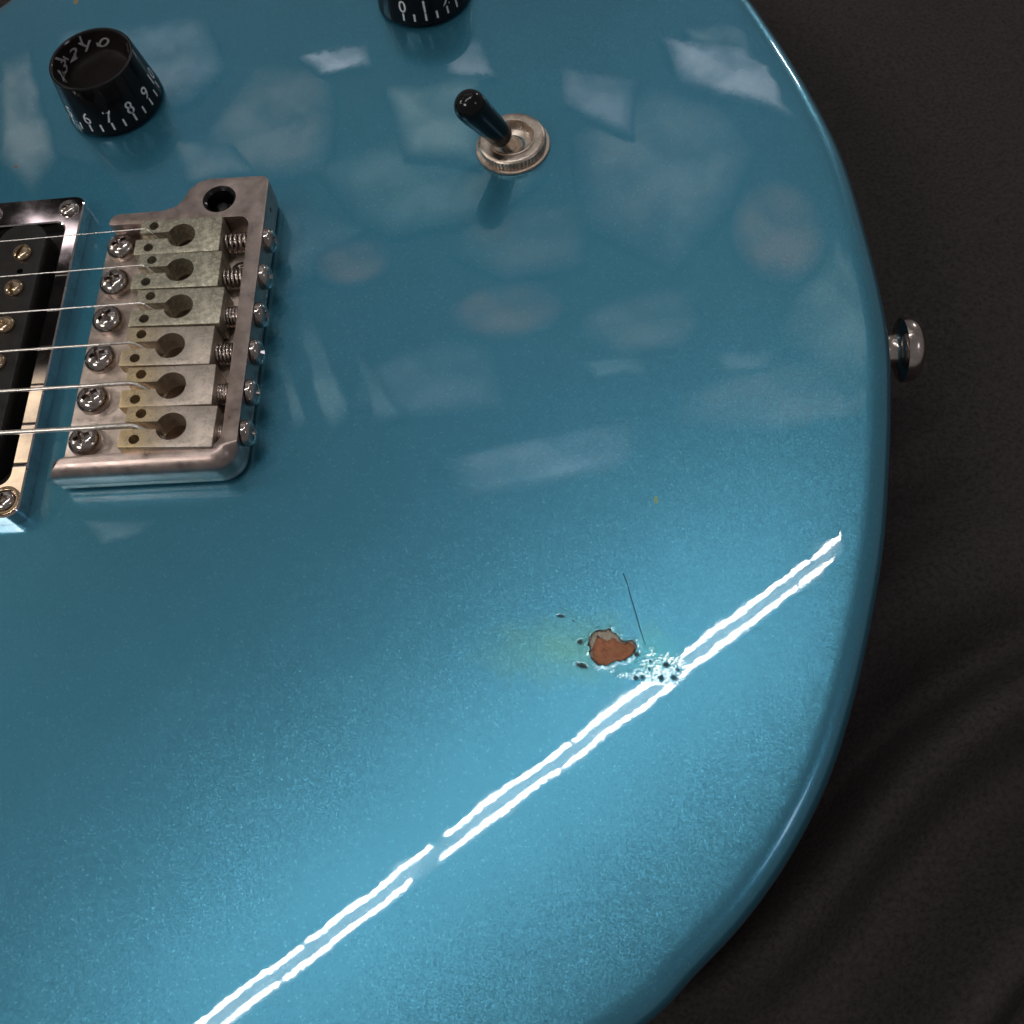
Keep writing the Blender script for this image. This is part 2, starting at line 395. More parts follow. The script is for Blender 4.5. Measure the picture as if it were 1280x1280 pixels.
panel('added_glow_panel', [(-19, 3764), (319, 3517), (360, 3879), (-12, 4036)], COOL, 1.3, 'small dim added glow panel mirrored right of the toggle switch')
panel('added_glow_panel', [(-912, 3981), (-791, 3512), (-416, 3420), (-418, 4031)], (0.85, 1.0, 0.92), 1.2, 'greenish dim added glow panel mirrored left of the toggle switch')

# ------------------------------------------------------------------ cloth under the guitar
def sstep(a, b, x):
    t = np.clip((x - a) / (b - a), 0, 1); return t * t * (3 - 2 * t)
def make_cloth():
    nx, ny = 420, 420
    xs = np.linspace(-520, 520, nx); ys = np.linspace(-520, 520, ny)
    X, Y = np.meshgrid(xs, ys)
    a = math.radians(27)
    q = -X * math.sin(a) + Y * math.cos(a); p = X * math.cos(a) + Y * math.sin(a)
    q = q + 9 * np.sin(p / 47.0 + 0.6) + 5 * np.sin(p / 23.0)
    amp = sstep(15, -75, Y + 0.35 * (X - 160)) * 8.0
    amp2 = 1.2
    Z = -52 - amp * 2.1 * (0.5 - 0.5 * np.sin(q / 5.2 + 0.5 + 0.55 * np.sin(q / 8.0))) ** 1.2 + amp * 0.5 * np.sin(q / 15.1 + p / 60 + 1.0) + amp2 * np.sin(q / 31 + p / 50) + 0.8 * np.sin(X / 19 + Y / 37)
    Z = np.minimum(Z, -45.6 + sstep(150, 190, np.hypot(X, Y)) * 8)
    co_ = np.stack([X, Y, Z], -1).reshape(-1, 3) * S
    idx = np.arange(nx * ny).reshape(ny, nx)
    f = np.stack([idx[:-1, :-1], idx[:-1, 1:], idx[1:, 1:], idx[1:, :-1]], -1).reshape(-1, 4)
    me = bpy.data.meshes.new('backdrop_cloth'); me.from_pydata(co_.tolist(), [], f.tolist())
    o = link_mesh('backdrop_cloth', me, CLOTH, None, 180)
    o['kind'] = 'structure'; o['label'] = 'black cloth with soft folds spread beneath the guitar'
make_cloth()

# ------------------------------------------------------------------ the guitar
guitar = empty('electric_guitar', (0, 0, 0), 'metallic blue solid body electric guitar with chipped lacquer lying on black cloth', 'electric guitar')

outline = [(155.9, 4), (155.2, 20), (154.4, 32), (153, 44), (150.2, 57), (146.4, 71), (141.6, 86), (135.6, 101), (121, 123), (99, 143), (68, 155), (36, 158.5), (6, 154), (-22, 146), (-46, 139), (-60, 132.5), (-69, 126.6), (-73.5, 122),
    (-82, 115.5), (-97, 112), (-116, 112), (-140, 117), (-165, 127), (-190, 134), (-211, 132), (-228, 122), (-235, 106), (-230, 90), (-216, 77), (-198, 64), (-185, 48), (-180, 28),
    (-180, 0), (-180, -28), (-186, -48), (-202, -64), (-222, -78), (-240, -92), (-252, -110), (-252, -128), (-238, -141), (-216, -145), (-190, -140), (-163, -130), (-136, -121),
    (-108, -118), (-80, -122), (-52, -132), (-22, -144), (8, -153), (40, -157), (72, -152), (94.4, -140.5), (104.3, -132.3), (114, -123.4), (122.8, -113), (130.7, -100.6), (137.2, -86.3), (142.8, -70.8), (147.3, -55.9),
    (150.8, -40), (153.6, -25), (155.6, -10.5)]
OUT = catmull(outline, 560)
CHIP = [(89.57, -72.79), (90.51, -72.35), (91.6, -72.5), (92.68, -72.28), (93.2, -73.0), (93.87, -73.14), (94.5, -74.2), (95.32, -74.8), (96.3, -74.6), (97.15, -74.88), (97.55, -75.85), (97.2, -76.7), (96.7, -77.4), (95.9, -77.8), (95.12, -78.44), (94.0, -78.4), (92.98, -78.68), (92.04, -79.27), (91.1, -79.1), (90.2, -79.35), (89.6, -78.5), (89.04, -77.89), (88.7, -77.0), (88.96, -76.14), (88.4, -74.84), (88.91, -73.74)]
ORA = [(90.32, -73.31), (90.9, -73.9), (91.37, -73.84), (92.0, -74.5), (92.58, -74.43), (93.0, -74.0), (93.53, -73.77), (94.4, -74.7), (95.3, -75.12), (96.2, -75.0), (96.98, -75.25), (97.23, -76.16), (96.55, -77.4), (95.13, -78.35), (92.98, -78.58), (92.05, -78.95), (90.22, -79.04), (89.36, -77.74), (89.27, -76.15), (89.46, -75.2), (90.0, -74.4)]
def sdist(P, poly):
    """signed distance (positive inside) of points P to a polygon"""
    d = np.full(len(P), 1e9); ins = np.zeros(len(P), bool); poly = np.array(poly)
    for a, b in zip(poly, np.roll(poly, -1, 0)):
        ab = b - a; t = np.clip(((P - a) @ ab) / (ab @ ab), 0, 1)
        d = np.minimum(d, np.hypot(*(P - a - t[:, None] * ab).T))
        c = ((a[1] > P[:, 1]) != (b[1] > P[:, 1])) & (P[:, 0] < (b[0] - a[0]) * (P[:, 1] - a[1]) / (b[1] - a[1] + 1e-12) + a[0])
        ins ^= c
    return np.where(ins, d, -d)
def nz(P, s, seed=0):
    return np.array([noise.noise(Vector((x * s + seed, y * s - seed, seed * 1.7))) for x, y in P])

def make_body():
    n = len(OUT)
    nor = []
    for i in range(n):
        d = (OUT[(i + 1) % n] - OUT[i - 1]).normalized(); nor.append(Vector((d.y, -d.x)))
    O = np.array([(p.x, p.y) for p in OUT]); Nn = np.array([(p.x, p.y) for p in nor])
    area = 0.5 * np.sum(O[:, 0] * np.roll(O[:, 1], -1) - O[:, 1] * np.roll(O[:, 0], -1))
    if area < 0: O = O[::-1]; Nn = -Nn[::-1]
    if np.dot(Nn[0], O[0]) < 0: Nn = -Nn
    R = 6.0
    loops = []
    for k in range(13):
        a = math.pi / 2 * k / 12; ex = 2 / 2.45
        loops.append(np.c_[O - Nn * R * (1 - math.sin(a) ** ex), np.full(n, -R * (1 - max(0.0, math.cos(a)) ** ex))])
    for k in range(7):
        a = math.pi / 2 * k / 6
        loops.append(np.c_[O - Nn * R * (1 - math.cos(a)), np.full(n, -45 + R * (1 - math.sin(a)))])
    inner = loops[0][:, :2]
    gx = np.arange(-250, 156, 4.0); gy = np.arange(-150, 160, 4.0)
    Gp = np.stack(np.meshgrid(gx, gy), -1).reshape(-1, 2) + np.random.uniform(-0.3, 0.3, (len(gx) * len(gy), 2))
    Gp = Gp[sdist(Gp, inner) > 2.0]
    px0, px1, py0, py1 = 80, 107, -86.5, -66.5
    Gp = Gp[~((Gp[:, 0] > px0 - 1.5) & (Gp[:, 0] < px1 + 1.5) & (Gp[:, 1] > py0 - 1.5) & (Gp[:, 1] < py1 + 1.5))]
    h = 0.13
    px = np.arange(px0, px1, h); py = np.arange(py0, py1, h)
    Pp = np.stack(np.meshgrid(px, py), -1).reshape(-1, 2) + np.random.uniform(-0.012, 0.012, (len(px) * len(py), 2))
    allp = np.r_[inner, Gp, Pp]
    vs, es, fs, ov, oe, of = geometry.delaunay_2d_cdt([Vector(p) for p in allp], [(i, (i + 1) % n) for i in range(n)], [], 1, 1e-6)
    vs = np.array([tuple(v) for v in vs]); orig = np.array([o[0] if o else -1 for o in ov])
    m = len(vs)
    z = np.zeros(m); colr = np.zeros((m, 4))
    sel = (vs[:, 0] > px0 - .5) & (vs[:, 0] < px1 + .5) & (vs[:, 1] > py0 - .5) & (vs[:, 1] < py1 + .5)
    P = vs[sel]
    n1 = nz(P, 0.9, 3); n2 = nz(P, 2.6, 9); n3 = nz(P, 1.7, 17)
    Pw = P + np.c_[n2, nz(P, 2.6, 31)] * 0.30 + np.c_[nz(P, 6.5, 41), nz(P, 6.5, 51)] * 0.14
    dc = sdist(Pw, CHIP); do = sdist(Pw, ORA)
    zz = np.zeros(len(P))
    zz += 0.035 * np.exp(-((dc + 0.35) / 0.28) ** 2) * (0.6 + n1)            # lifted lip
    zz -= 0.42 * sstep(-0.03, 0.16, dc)
    zz -= 0.16 * sstep(0.0, 0.2, do); zz += np.where(do > 0, 0.06 * n1 + 0.03 * n2, 0)
    # crazed lacquer right below the chip
    def blob(cx, cy, rx, ry, ang=0):
        c, s = math.cos(ang), math.sin(ang); dx, dy = P[:, 0] - cx, P[:, 1] - cy
        return np.hypot((dx * c + dy * s) / rx, (-dx * s + dy * c) / ry)
    mk = np.maximum(sstep(1.25, 0.75, blob(101.0, -80.2, 5.0, 2.9, -0.1) + 0.5 * n1), sstep(1.2, 0.6, blob(93.5, -80.6, 4.4, 0.75, -0.3) + 0.5 * n1))
    mk = np.maximum(mk, 0.75 * sstep(1.2, 0.7, blob(98.8, -76.6, 2.6, 1.8) + 0.5 * n1))
    mk *= (dc < 0)
    zz += mk * (0.0065 * np.abs(nz(P, 3.4, 61)) + 0.0058 * nz(P, 2.3, 71) + 0.0038 * nz(P, 5.2, 5))
    mk2 = sstep(1.2, 0.3, blob(86.5, -76, 5, 5)) * (dc < 0); zz += mk2 * 0.008 * n3
    col = np.zeros((len(P), 4))
    for cx, cy, rx, ry, dp, dk in [(83.5, -69.2, .75, .32, .16, .85), (85.9, -70.2, .3, .25, .08, .5), (87.0, -74.5, .55, .5, .16, .9), (87.1, -79.2, 1.15, .5, .22, .95), (97.6, -77.4, .55, .45, .18, .9), (102.9, -79.6, .55, .42, .18, .9),
                                   (97.1, -82.0, .42, .42, .16, .8), (98.3, -81.9, .4, .42, .16, .8), (101.8, -82.1, .42, .48, .2, .95), (104.1, -82.2, .5, .42, .16, .75), (100, -78.9, .3, .25, .1, .6), (105.0, -80.7, .3, .3, .1, .6), (99.7, -80.3, .25, .2, .1, .5)]:
        b = blob(cx, cy, rx * 1.05, ry * 1.05, random.uniform(-.3, .3)) + 0.35 * n2
        zz -= dp * 0.8 * np.exp(-(np.maximum(b, 0) ** 2) * 2.2)
        f = sstep(1.05, 0.55, b) * dk
        col[:, :3] = np.where((f > col[:, 3])[:, None], np.array([0.035, 0.05, 0.055]), col[:, :3]); col[:, 3] = np.maximum(col[:, 3], f)
    # colours: grey primer, orange filler, dark broken edges
    orange = np.array([0.37, 0.145, 0.075])[None] * (1 + 0.35 * n1[:, None] + 0.25 * n2[:, None])
    orange = np.where((n3 > 0.22)[:, None], np.array([0.36, 0.17, 0.08]), orange)
    prim = np.array([0.40, 0.36, 0.29])[None] * (1 + 0.3 * n2[:, None])
    cc = np.where((do > 0)[:, None], orange, prim)
    edge = np.maximum(np.exp(-((dc - 0.02) / 0.14) ** 2), 0.75 * np.exp(-(do / 0.11) ** 2) * (dc > 0.05))
    edge = np.clip(edge * (0.75 + 1.3 * n1), 0, 1)
    cc = cc * (1 - edge[:, None]) + np.array([0.03, 0.018, 0.014]) * edge[:, None]
    a_ = np.maximum(sstep(-0.10, -0.02, dc), 0)
    use = dc > -0.12
    col[use, :3] = cc[use]; col[use, 3] = np.maximum(a_, col[:, 3])[use]
    fade = np.minimum.reduce([sstep(px0, px0 + 1, P[:, 0]), sstep(px1, px1 - 1, P[:, 0]), sstep(py0, py0 + 1, P[:, 1]), sstep(py1, py1 - 1, P[:, 1])])
    z[sel] = zz * fade; colr[sel] = col
    V = [np.c_[vs, z]]
    # rings below the first, stitched through the original indices
    pos = {int(o): i for i, o in enumerate(orig) if 0 <= o < n}
    first = [pos[i] for i in range(n)]
    base = m; rings = [first]
    for L in loops[1:]:
        V.append(L); rings.append(list(range(base, base + n))); base += n
    F = [tuple(f) for f in fs]
    for a, b in zip(rings, rings[1:]):
        for i in range(n): F.append((a[i], b[i], b[(i + 1) % n], a[(i + 1) % n]))
    F.append(tuple(rings[-1][::-1]))
    V = np.concatenate(V) * S
    me = bpy.data.meshes.new('body'); me.from_pydata(V.tolist(), [], F)
    at = me.attributes.new('chip', 'FLOAT_COLOR', 'POINT')
    full = np.zeros((len(V), 4), np.float32); full[:m] = colr
    at.data.foreach_set('color', full.ravel())
    o = link_mesh('body', me, PAINT, guitar, 180)
    if me.polygons[0].normal.z < 0: me.flip_normals()
    o['label'] = 'metallic blue lacquered guitar body with an orange chip'
    return o
make_body()

# ------------------------------------------------------------------ bridge
SY = [23.0, 12.85, 2.7, -7.45, -17.6, -27.75]                      # saddle centre lines
HX = [-0.4, 0.4, 1.6, 1.0, 2.6, 3.9]                               # string holes
def make_bridge():
    bm = bmesh.new()
    outer = [(-22.6, -33.2)] + arc(12.6, -31.2, 5.6, -90, 0, 7)[0:0] + [(-22.8, -36.4), (12.6, -36.6)] + arc(12.8, -31.2, 5.4, -88, 0, 7) + [(18.4, 37.0)] + arc(16.4, 37.8, 2.0, 0, 90, 4) + \
        [(4.0, 40.2), (1.2, 39.4), (-0.8, 37.4), (-1.8, 34.6), (-3.4, 32.6), (-6.4, 31.6)] + [(-16.5, 31.6)] + arc(-17.0, 29.4, 2.2, 90, 180, 4) + \
        [(-19.2, 28.7), (-18, 28.4)] + [(9.5, 28.2)] + arc(12.0, 25.4, 2.8, 90, 0, 4)[0:] + [(14.8, -29.2)] + arc(11.8, -29.2, 3.0, 0, -90, 4)
    pts = []
    for p in outer:
        if not pts or math.hypot(p[0] - pts[-1][0], p[1] - pts[-1][1]) > 0.25: pts.append(p)
    prism(bm, pts, 2.8, 9.0)
    wall = build('bridge', bm, NICKEL_WALL, guitar, 40)
    # wide rounding on the near (bass side) rail and outer corner, narrow elsewhere
    bm = bmesh.new(); bm.from_mesh(wall.data)
    top = [e for e in bm.edges if all(v.co.z > 8.9 * S for v in e.verts)]
    wide = [e for e in top if all(v.co.y < -35.2 * S or (v.co.x > 15.5 * S and v.co.y < -31.5 * S) for v in e.verts) or all(v.co.x < -22.4 * S and v.co.y < -33 * S for v in e.verts)]
    bmesh.ops.bevel(bm, geom=wide, offset=3.7 * S, segments=10, affect='EDGES', profile=0.5, clamp_overlap=False)
    bm.to_mesh(wall.data); bm.free()
    bevel_mod(wall, 0.45, 3, 40)
    cyl = bmesh.new(); lathe(cyl, [(0, 0), (4.0, 0), (4.0, 10), (0, 10)], 40, Matrix.Translation((6.9, 33.8, 3.2)))
    side = bmesh.new(); lathe(side, [(0, -1.2), (0.55, -1.2), (0.55, 2), (0, 2)], 16, Matrix.Translation((18.4, 37.2 - 5.0, 5.8)) @ Matrix.Rotation(math.pi / 2, 4, 'Y'))
    wall.data.materials[0] = NICKEL_WALL
    carve(wall, [cyl, side])
    # base plate
    bm = bmesh.new()
    poly = [(-22.9, -36.2), (12.8, -36.4)] + arc(12.8, -31.2, 5.2, -88, 0, 6) + [(18.2, 37.0)] + arc(16.3, 37.8, 1.9, 0, 90, 4) + [(4.2, 40.0), (1.2, 39.2), (-0.6, 37.3), (-1.6, 34.6), (-3.3, 32.4), (-6.4, 31.4), (-17.0, 31.4), (-18.6, 30.6), (-19.4, 29.0), (-22.4, 28.2)]
    prism(bm, poly, 0.7, 3.0)
    pl = build('base_plate', bm, NICKEL, wall, 40); bevel_mod(pl, 0.5, 2, 40)
    cut = []
    for y, hx in zip(SY, HX):
        c = bmesh.new(); lathe(c, [(0, 0), (2.4, 0), (2.4, 10), (0, 10)], 20, Matrix.Translation((hx + 0.6, y - 0.8, 1.2))); cut.append(c)
    c = bmesh.new(); box(c, (-30, -40, -1), (-22.4, 40, 1.1)); cut.append(c)
    carve(pl, cut)
    # arm socket
    bm = bmesh.new(); lathe(bm, [(3.98, 4.0), (3.98, 8.75), (3.6, 8.75), (3.1, 8.3), (2.7, 4.2), (0, 4.2)], 40, Matrix.Translation((6.9, 33.8, 0)))
    o = build('arm_socket', bm, BLACK, wall, 40); o['label'] = 'black bushing in the tremolo arm hole'
    bm = bmesh.new(); lathe(bm, [(1.5, 4.3), (1.4, 6.0), (0.8, 6.4), (0, 6.4)], 20, Matrix.Translation((6.6, 34.0, 0))); build('socket_pin', bm, DARK, wall)
    return wall
bridge = make_bridge()

def cross_head(name, R, H, mat, parent, depth=1.0, slot=False):
    bm = bmesh.new()
    prof = [(0, -0.3), (R, -0.3), (R, 0.25 * H), (R * 0.985, 0.38 * H), (R * 0.93, 0.55 * H), (R * 0.82, 0.72 * H), (R * 0.66, 0.86 * H), (R * 0.45, 0.95 * H), (R * 0.22, 0.99 * H), (0, H)]
    lathe(bm, prof, 48); o = build(name, bm, mat, parent, 50)
    cs = []
    if slot:
        c = bmesh.new(); box(c, (-0.42, -R * 1.3, H * 0.45), (0.42, R * 1.3, H * 2)); cs.append(c)
    else:
        for k in range(2):
            c = bmesh.new()
            L, W = R * 0.60, R * 0.135
            if k: L, W = W, L
            lo_ = [(-L * .55, -W * .8), (L * .55, -W * .8), (L * .55, W * .8), (-L * .55, W * .8)]; hi_ = [(-L, -W * 1.2), (L, -W * 1.2), (L, W * 1.2), (-L, W * 1.2)]
            a = [c.verts.new(Vector((x, y, H - depth)) * S) for x, y in lo_]; b = [c.verts.new(Vector((x, y, H + 0.5)) * S) for x, y in hi_]
            c.faces.new(a[::-1]); c.faces.new(b)
            for i in range(4): c.faces.new((a[i], a[(i + 1) % 4], b[(i + 1) % 4], b[i]))
            cs.append(c)
        c = bmesh.new(); lathe(c, [(0, H - depth), (R * .12, H - depth), (R * .3, H + .5), (0, H + .5)], 16); cs.append(c)
    bevel_mod(o, 0.06, 2, 50)
    o.modifiers.clear()
    carve(o, cs)
    return o
def place(o, x, y, z, rz=0, rx=0, ry=0):
    o.location = Vector((x, y, z)) * S; o.rotation_euler = (rx, ry, rz); return o
def dup(o, parent):
    c = o.copy(); C.objects.link(c); c.parent = parent; return c

ms = cross_head('mounting_screw', 3.65, 2.9, SCREW, bridge, 1.3)
for i in range(6):
    o = ms if i == 0 else dup(ms, bridge)
    place(o, -18.0, 26.25 - 10.5 * i, 3.1, [0.5, 0.2, 0.8, 0.35, 0.6, 0.4][i])

# adjusting screws: head outside, threaded shank and spring inside
ah = cross_head('intonation_screw', 2.85, 1.7, SCREW, bridge, 0.9)
AY = [23.0, 12.6, 2.1, -7.7, -18.0, -27.9]
for i in range(6):
    o = ah if i == 0 else dup(ah, bridge)
    o.location = Vector((18.75, AY[i], 5.9)) * S
    o.rotation_euler = (Matrix.Rotation(math.pi / 2, 3, 'Y') @ Matrix.Rotation([.3, .7, .1, .5, .9, .2][i], 3, 'Z')).to_euler()
for i in range(6):
    x0 = HX[i] + 9.1; x1 = 14.9
    bm = bmesh.new()
    prof = []; k = 0; zz = x0 - 6
    while zz < 19.5:
        prof.append((1.15 if k % 2 == 0 else 0.88, zz)); zz += 0.22; k += 1
    lathe(bm, [(0, prof[0][1])] + prof + [(0, prof[-1][1])], 16, Matrix.Translation((0, AY[i], 5.9)) @ Matrix.Rotation(math.pi / 2, 4, 'Y'))
    build('screw_shank', bm, SCREW, bridge, 60)
    bm = bmesh.new(); turns = [5.0, 5.0, 4.8, 5.0, 4.2, 2.4][i]; n = int(turns * 22); pts = []
    for k in range(n + 1):
        t = k / n; a = 2 * math.pi * turns * t
        pts.append((x0 + 0.35 + (x1 - x0 - 0.7) * t, AY[i] + 2.05 * math.cos(a), 5.9 + 2.05 * math.sin(a)))
    tube(bm, pts, 0.34, 8); build('intonation_spring', bm, SPRING, bridge, 180)
ps = cross_head('plate_screw', 2.0, 1.1, SCREW, bridge, 0.5); place(ps, 11.8, 17.4, 3.0, 0.4)
bm = bmesh.new(); lathe(bm, [(0, 0), (1.8, 0), (1.6, .5), (0, .7)], 24)
d = build('plate_rivet', bm, NICKEL, bridge); place(d, 12.4, -12.4, 3.0)
d2 = dup(d, bridge); place(d2, 12.2, -23.0, 3.0); d3 = dup(d, bridge); place(d3, 12.3, -2.6, 3.0)

def make_saddle(i):
    y, hx = SY[i], HX[i]
    x0, x1 = -10.6, 9.2                                              # local to hole centre
    x1 = 9.2 + (0.6 if i == 2 else 0)
    bm = bmesh.new()
    prof = [(x0, 10.55), (x0, 7.8), (x0 + 3, 5.4), (x1, 3.6), (x1, 9.75)]
    hw = 4.93
    L = [[bm.verts.new(Vector((x, s * hw, z)) * S) for x, z in prof] for s in (-1, 1)]
    bm.faces.new(L[0]); bm.faces.new(L[1][::-1])
    for k in range(len(prof)): bm.faces.new((L[0][k], L[0][(k + 1) % 5], L[1][(k + 1) % 5], L[1][k]))
    o = build('saddle', bm, SADDLE, bridge, 40); bevel_mod(o, 0.24, 2, 40)
    cut = []
    c = bmesh.new(); lathe(c, [(0, 0), (3.25, 0), (3.25, 20), (0, 20)], 48); cut.append(c)
    c = bmesh.new(); box(c, (x0 - 1, -0.72, 5.0), (-2.0, 1.15, 20)); cut.append(c)
    # the string side arm sits a little back, as the two arms differ in length
    c = bmesh.new(); box(c, (x0 - 1, 0.6, 0), (x0 + 0.75, 6, 20)); cut.append(c)
    for s in (-1, 1):
        c = bmesh.new(); lathe(c, [(0, 0), (1.12, 0), (1.12, 20), (0, 20)], 24, Matrix.Translation((x0 + 3.3 + (0.5 if s > 0 else 0), s * 3.05, 0))); cut.append(c)
    carve(o, cut)
    o['patina'] = [1.0, 1.0, 0.75, 0.22, 0.0, 0.0][i]
    o.location = Vector((hx, y, [0.0, 0.0, 0.1, 0.2, 0.25, 0.3][i])) * S
    o.rotation_euler = (random.uniform(-.02, .02), [0.0, 0.01, 0.005, 0.02, 0.02, 0.03][i], [0.005, 0.0, -0.01, -0.01, 0.01, -0.02][i])
    if i < 3: o['label'] = 'green-grey tarnished saddle'
    else: o['label'] = 'saddle worn to brass at its front arms'
    # height screws inside the small holes
    for s in (-1, 1):
        bm = bmesh.new(); lathe(bm, [(0, 0), (1.05, 0), (1.05, 5.2), (0.62, 5.3), (0.5, 4.6), (0, 4.5)], 18)
        h = build('height_screw', bm, SCREW, bridge, 40)
        h.location = Vector((hx + x0 + 3.3 + (0.5 if s > 0 else 0), y + s * 3.05, 3.1)) * S
    # ball end / string seat seen down the big hole
    bm = bmesh.new(); lathe(bm, [(0, -1.6), (1.7, -1.6), (1.7, 1.2), (0.9, 1.9), (0, 1.9)], 20)
    b = build('string_ferrule', bm, SCREW if i < 5 else BRASS, bridge, 40); b.location = Vector((hx + 0.7, y - 1.0, 1.2)) * S
for i in range(6): make_saddle(i)

# ------------------------------------------------------------------ strings
G_ = [0.115, 0.15, 0.20, 0.30, 0.41, 0.53]
SS = [24.95, 14.45, 3.95, -6.55, -17.05, -27.55]
for i in range(6):
    r = G_[i]; hx = HX[i]; ys = SY[i] + 0.08
    x_b = hx - 8.6; zt = 10.75 + r
    y_at = lambda x: (SS[i] + 1.3) * (1 + 0.0003 * (x + 8)) - 1.3
    pts = []
    for k in range(40):
        x = -178 + (x_b + 178) * k / 39
        pts.append((x, y_at(x), zt + 0.0 + 1.2 * (x - x_b) / -178 * -0.5))
    yb = pts[-1][1]
    pts = pts[:-1]
    prof = [(0, 0), (0.6, -0.05), (1.2, -0.3), (1.9, -0.95), (2.6, -1.9), (3.4, -3.2), (4.3, -4.9), (5.4, -6.9)]
    for dx, dz in prof: pts.append((x_b + dx, yb + (ys - yb) * min(1, dx / 3.0), zt + dz))
    bm = bmesh.new()
    tube(bm, pts, r, 10)
    mat = PLAIN_STRING if i < 3 else WOUND_STRING
    o = build('guitar_string', bm, mat, guitar, 60)
    o['label'] = 'thin plain steel guitar string' if i < 3 else 'wound guitar string'
    if i >= 3:                                                       # wrap wire over the bend, where the light picks it out
        bm = bmesh.new(); x = x_b - 9; pp = []
        wr = r * 0.24; step = wr * 2.1; a = 0; Ltot = 15.0; nturn = int(Ltot / step)
        P = [Vector(q) for q in pts]; Ls = [0]
        for a_, b_ in zip(P, P[1:]): Ls.append(Ls[-1] + (b_ - a_).length)
        s0 = Ls[len(pts) - len(prof)] - 7.0
        nn = nturn * 8; j = 0
        for k in range(nn):
            s = s0 + Ltot * k / nn
            while j < len(Ls) - 2 and Ls[j + 1] < s: j += 1
            q = P[j].lerp(P[j + 1], (s - Ls[j]) / (Ls[j + 1] - Ls[j])); d = (P[j + 1] - P[j]).normalized()
            u1 = Vector((0, 1, 0)); u2 = d.cross(u1); ang = 2 * math.pi * k / 8
            pp.append(q + (u1 * math.cos(ang) + u2 * math.sin(ang)) * (r + wr * 0.15))
        tube(bm, pp, wr, 5); build('string_winding', bm, mat, o, 180)

# ------------------------------------------------------------------ pickup and its ring
def make_ring():
    def rloop(bm, x0, y0, x1, y1, r, z): return [bm.verts.new(Vector((x, y, z)) * S) for x, y in rect(x0, y0, x1, y1, r, 6)]
    bm = bmesh.new()
    L = [rloop(bm, -76.4, -43.6, -30.0, 43.2, 2.8, 0.05), rloop(bm, -76.4, -43.6, -30.0, 43.2, 2.8, 3.7), rloop(bm, -76.1, -43.3, -30.3, 42.9, 2.5, 4.0),
         rloop(bm, -71.4, -36.2, -33.3, 35.7, 3.0, 4.0), rloop(bm, -71.1, -35.9, -33.6, 35.4, 3.0, 3.8), rloop(bm, -71.0, -35.8, -33.7, 35.3, 3.0, 0.05)]
    for a, b in zip(L, L[1:]):
        for i in range(len(a)): bm.faces.new((a[i], a[(i + 1) % len(a)], b[(i + 1) % len(a)], b[i]))
    o = build('pickup_ring', bm, CHROME, guitar, 25); o['label'] = 'chromed metal pickup ring'
    bm = bmesh.new(); box(bm, (-72, -38, 0.1), (-34, 36.5, 0.5)); build('pickup_cavity_floor', bm, DARK, o)
    return o
ring = make_ring()
rs = cross_head('ring_screw', 2.35, 1.3, SCREW, ring, 0.8)
for k, (x, y, r) in enumerate([(-33.6, 39.2, .5), (-33.4, -39.8, .2), (-73, 39.4, .9), (-73, -41, .1)]):
    o = rs if k == 0 else dup(rs, ring); place(o, x, y, 3.95, r)
hs = cross_head('height_adjust_screw', 2.6, 1.2, SCREW, ring, 0.8)
place(hs, -53.6, 39.4, 3.95, .3); o = dup(hs, ring); place(o, -53.6, -40.0, 3.95, .8)
# raised washer round the lower ring screw
bm = bmesh.new(); lathe(bm, [(2.5, 3.98), (3.3, 3.98), (3.4, 4.25), (2.7, 4.45), (2.5, 4.3)], 40, Matrix.Translation((-33.4, -39.8, 0))); o = build('ring_screw_washer', bm, BRASS, ring, 60)

bm = bmesh.new(); prism(bm, rect(-48.0, -34.2, -36.0, 33.2, 5.2, 8), 0.5, 6.6)
pk = build('humbucker_pickup', bm, BOBBIN, guitar, 40); bevel_mod(pk, 0.5, 3, 40)
cuts = []
for yy in (19.0, -21.2):
    c = bmesh.new(); lathe(c, [(0, 0), (0.75, 0), (0.75, 10), (0, 10)], 18, Matrix.Translation((-40.6, yy, 4.5))); cuts.append(c)
carve(pk, cuts)
bm = bmesh.new(); prism(bm, rect(-60.4, -34.2, -48.4, 33.2, 5.2, 8), 0.5, 6.6); b2 = build('second_coil', bm, BOBBIN, pk, 40); bevel_mod(b2, 0.5, 3, 40); bake(b2)
po = cross_head('pole_screw', 2.35, 1.5, BRASS, pk, 0.6, slot=True)
for k in range(6):
    o = po if k == 0 else dup(po, pk); place(o, -40.9, 24.2 - 10.2 * k, 6.5, [-0.35, 0.12, 1.15, 0.5, -0.6, 0.9][k])

# ------------------------------------------------------------------ knobs
INNER = plain('smoked_knob_inside', (0.007, 0.004, 0.0035), 0.5, spec=0.15)
GHOST = plain('painted_refraction', (0.30, 0.30, 0.32), 0.4)  # grey for painted marks that stand in for figures refracted through clear plastic
def glyph(txt, size):
    cu = bpy.data.curves.new('t', 'FONT'); cu.body = txt; cu.size = size * S; cu.align_x = 'CENTER'; cu.resolution_u = 3; cu.offset = 0.006 * size * S
    ob = bpy.data.objects.new('t', cu); C.objects.link(ob)
    dg = bpy.context.evaluated_depsgraph_get(); dg.update()
    me = bpy.data.meshes.new_from_object(ob.evaluated_get(dg))
    V = [(v.co.x / S, v.co.y / S) for v in me.vertices]; F = [tuple(p.vertices) for p in me.polygons]
    bpy.data.objects.remove(ob); bpy.data.curves.remove(cu); bpy.data.meshes.remove(me)
    return V, F
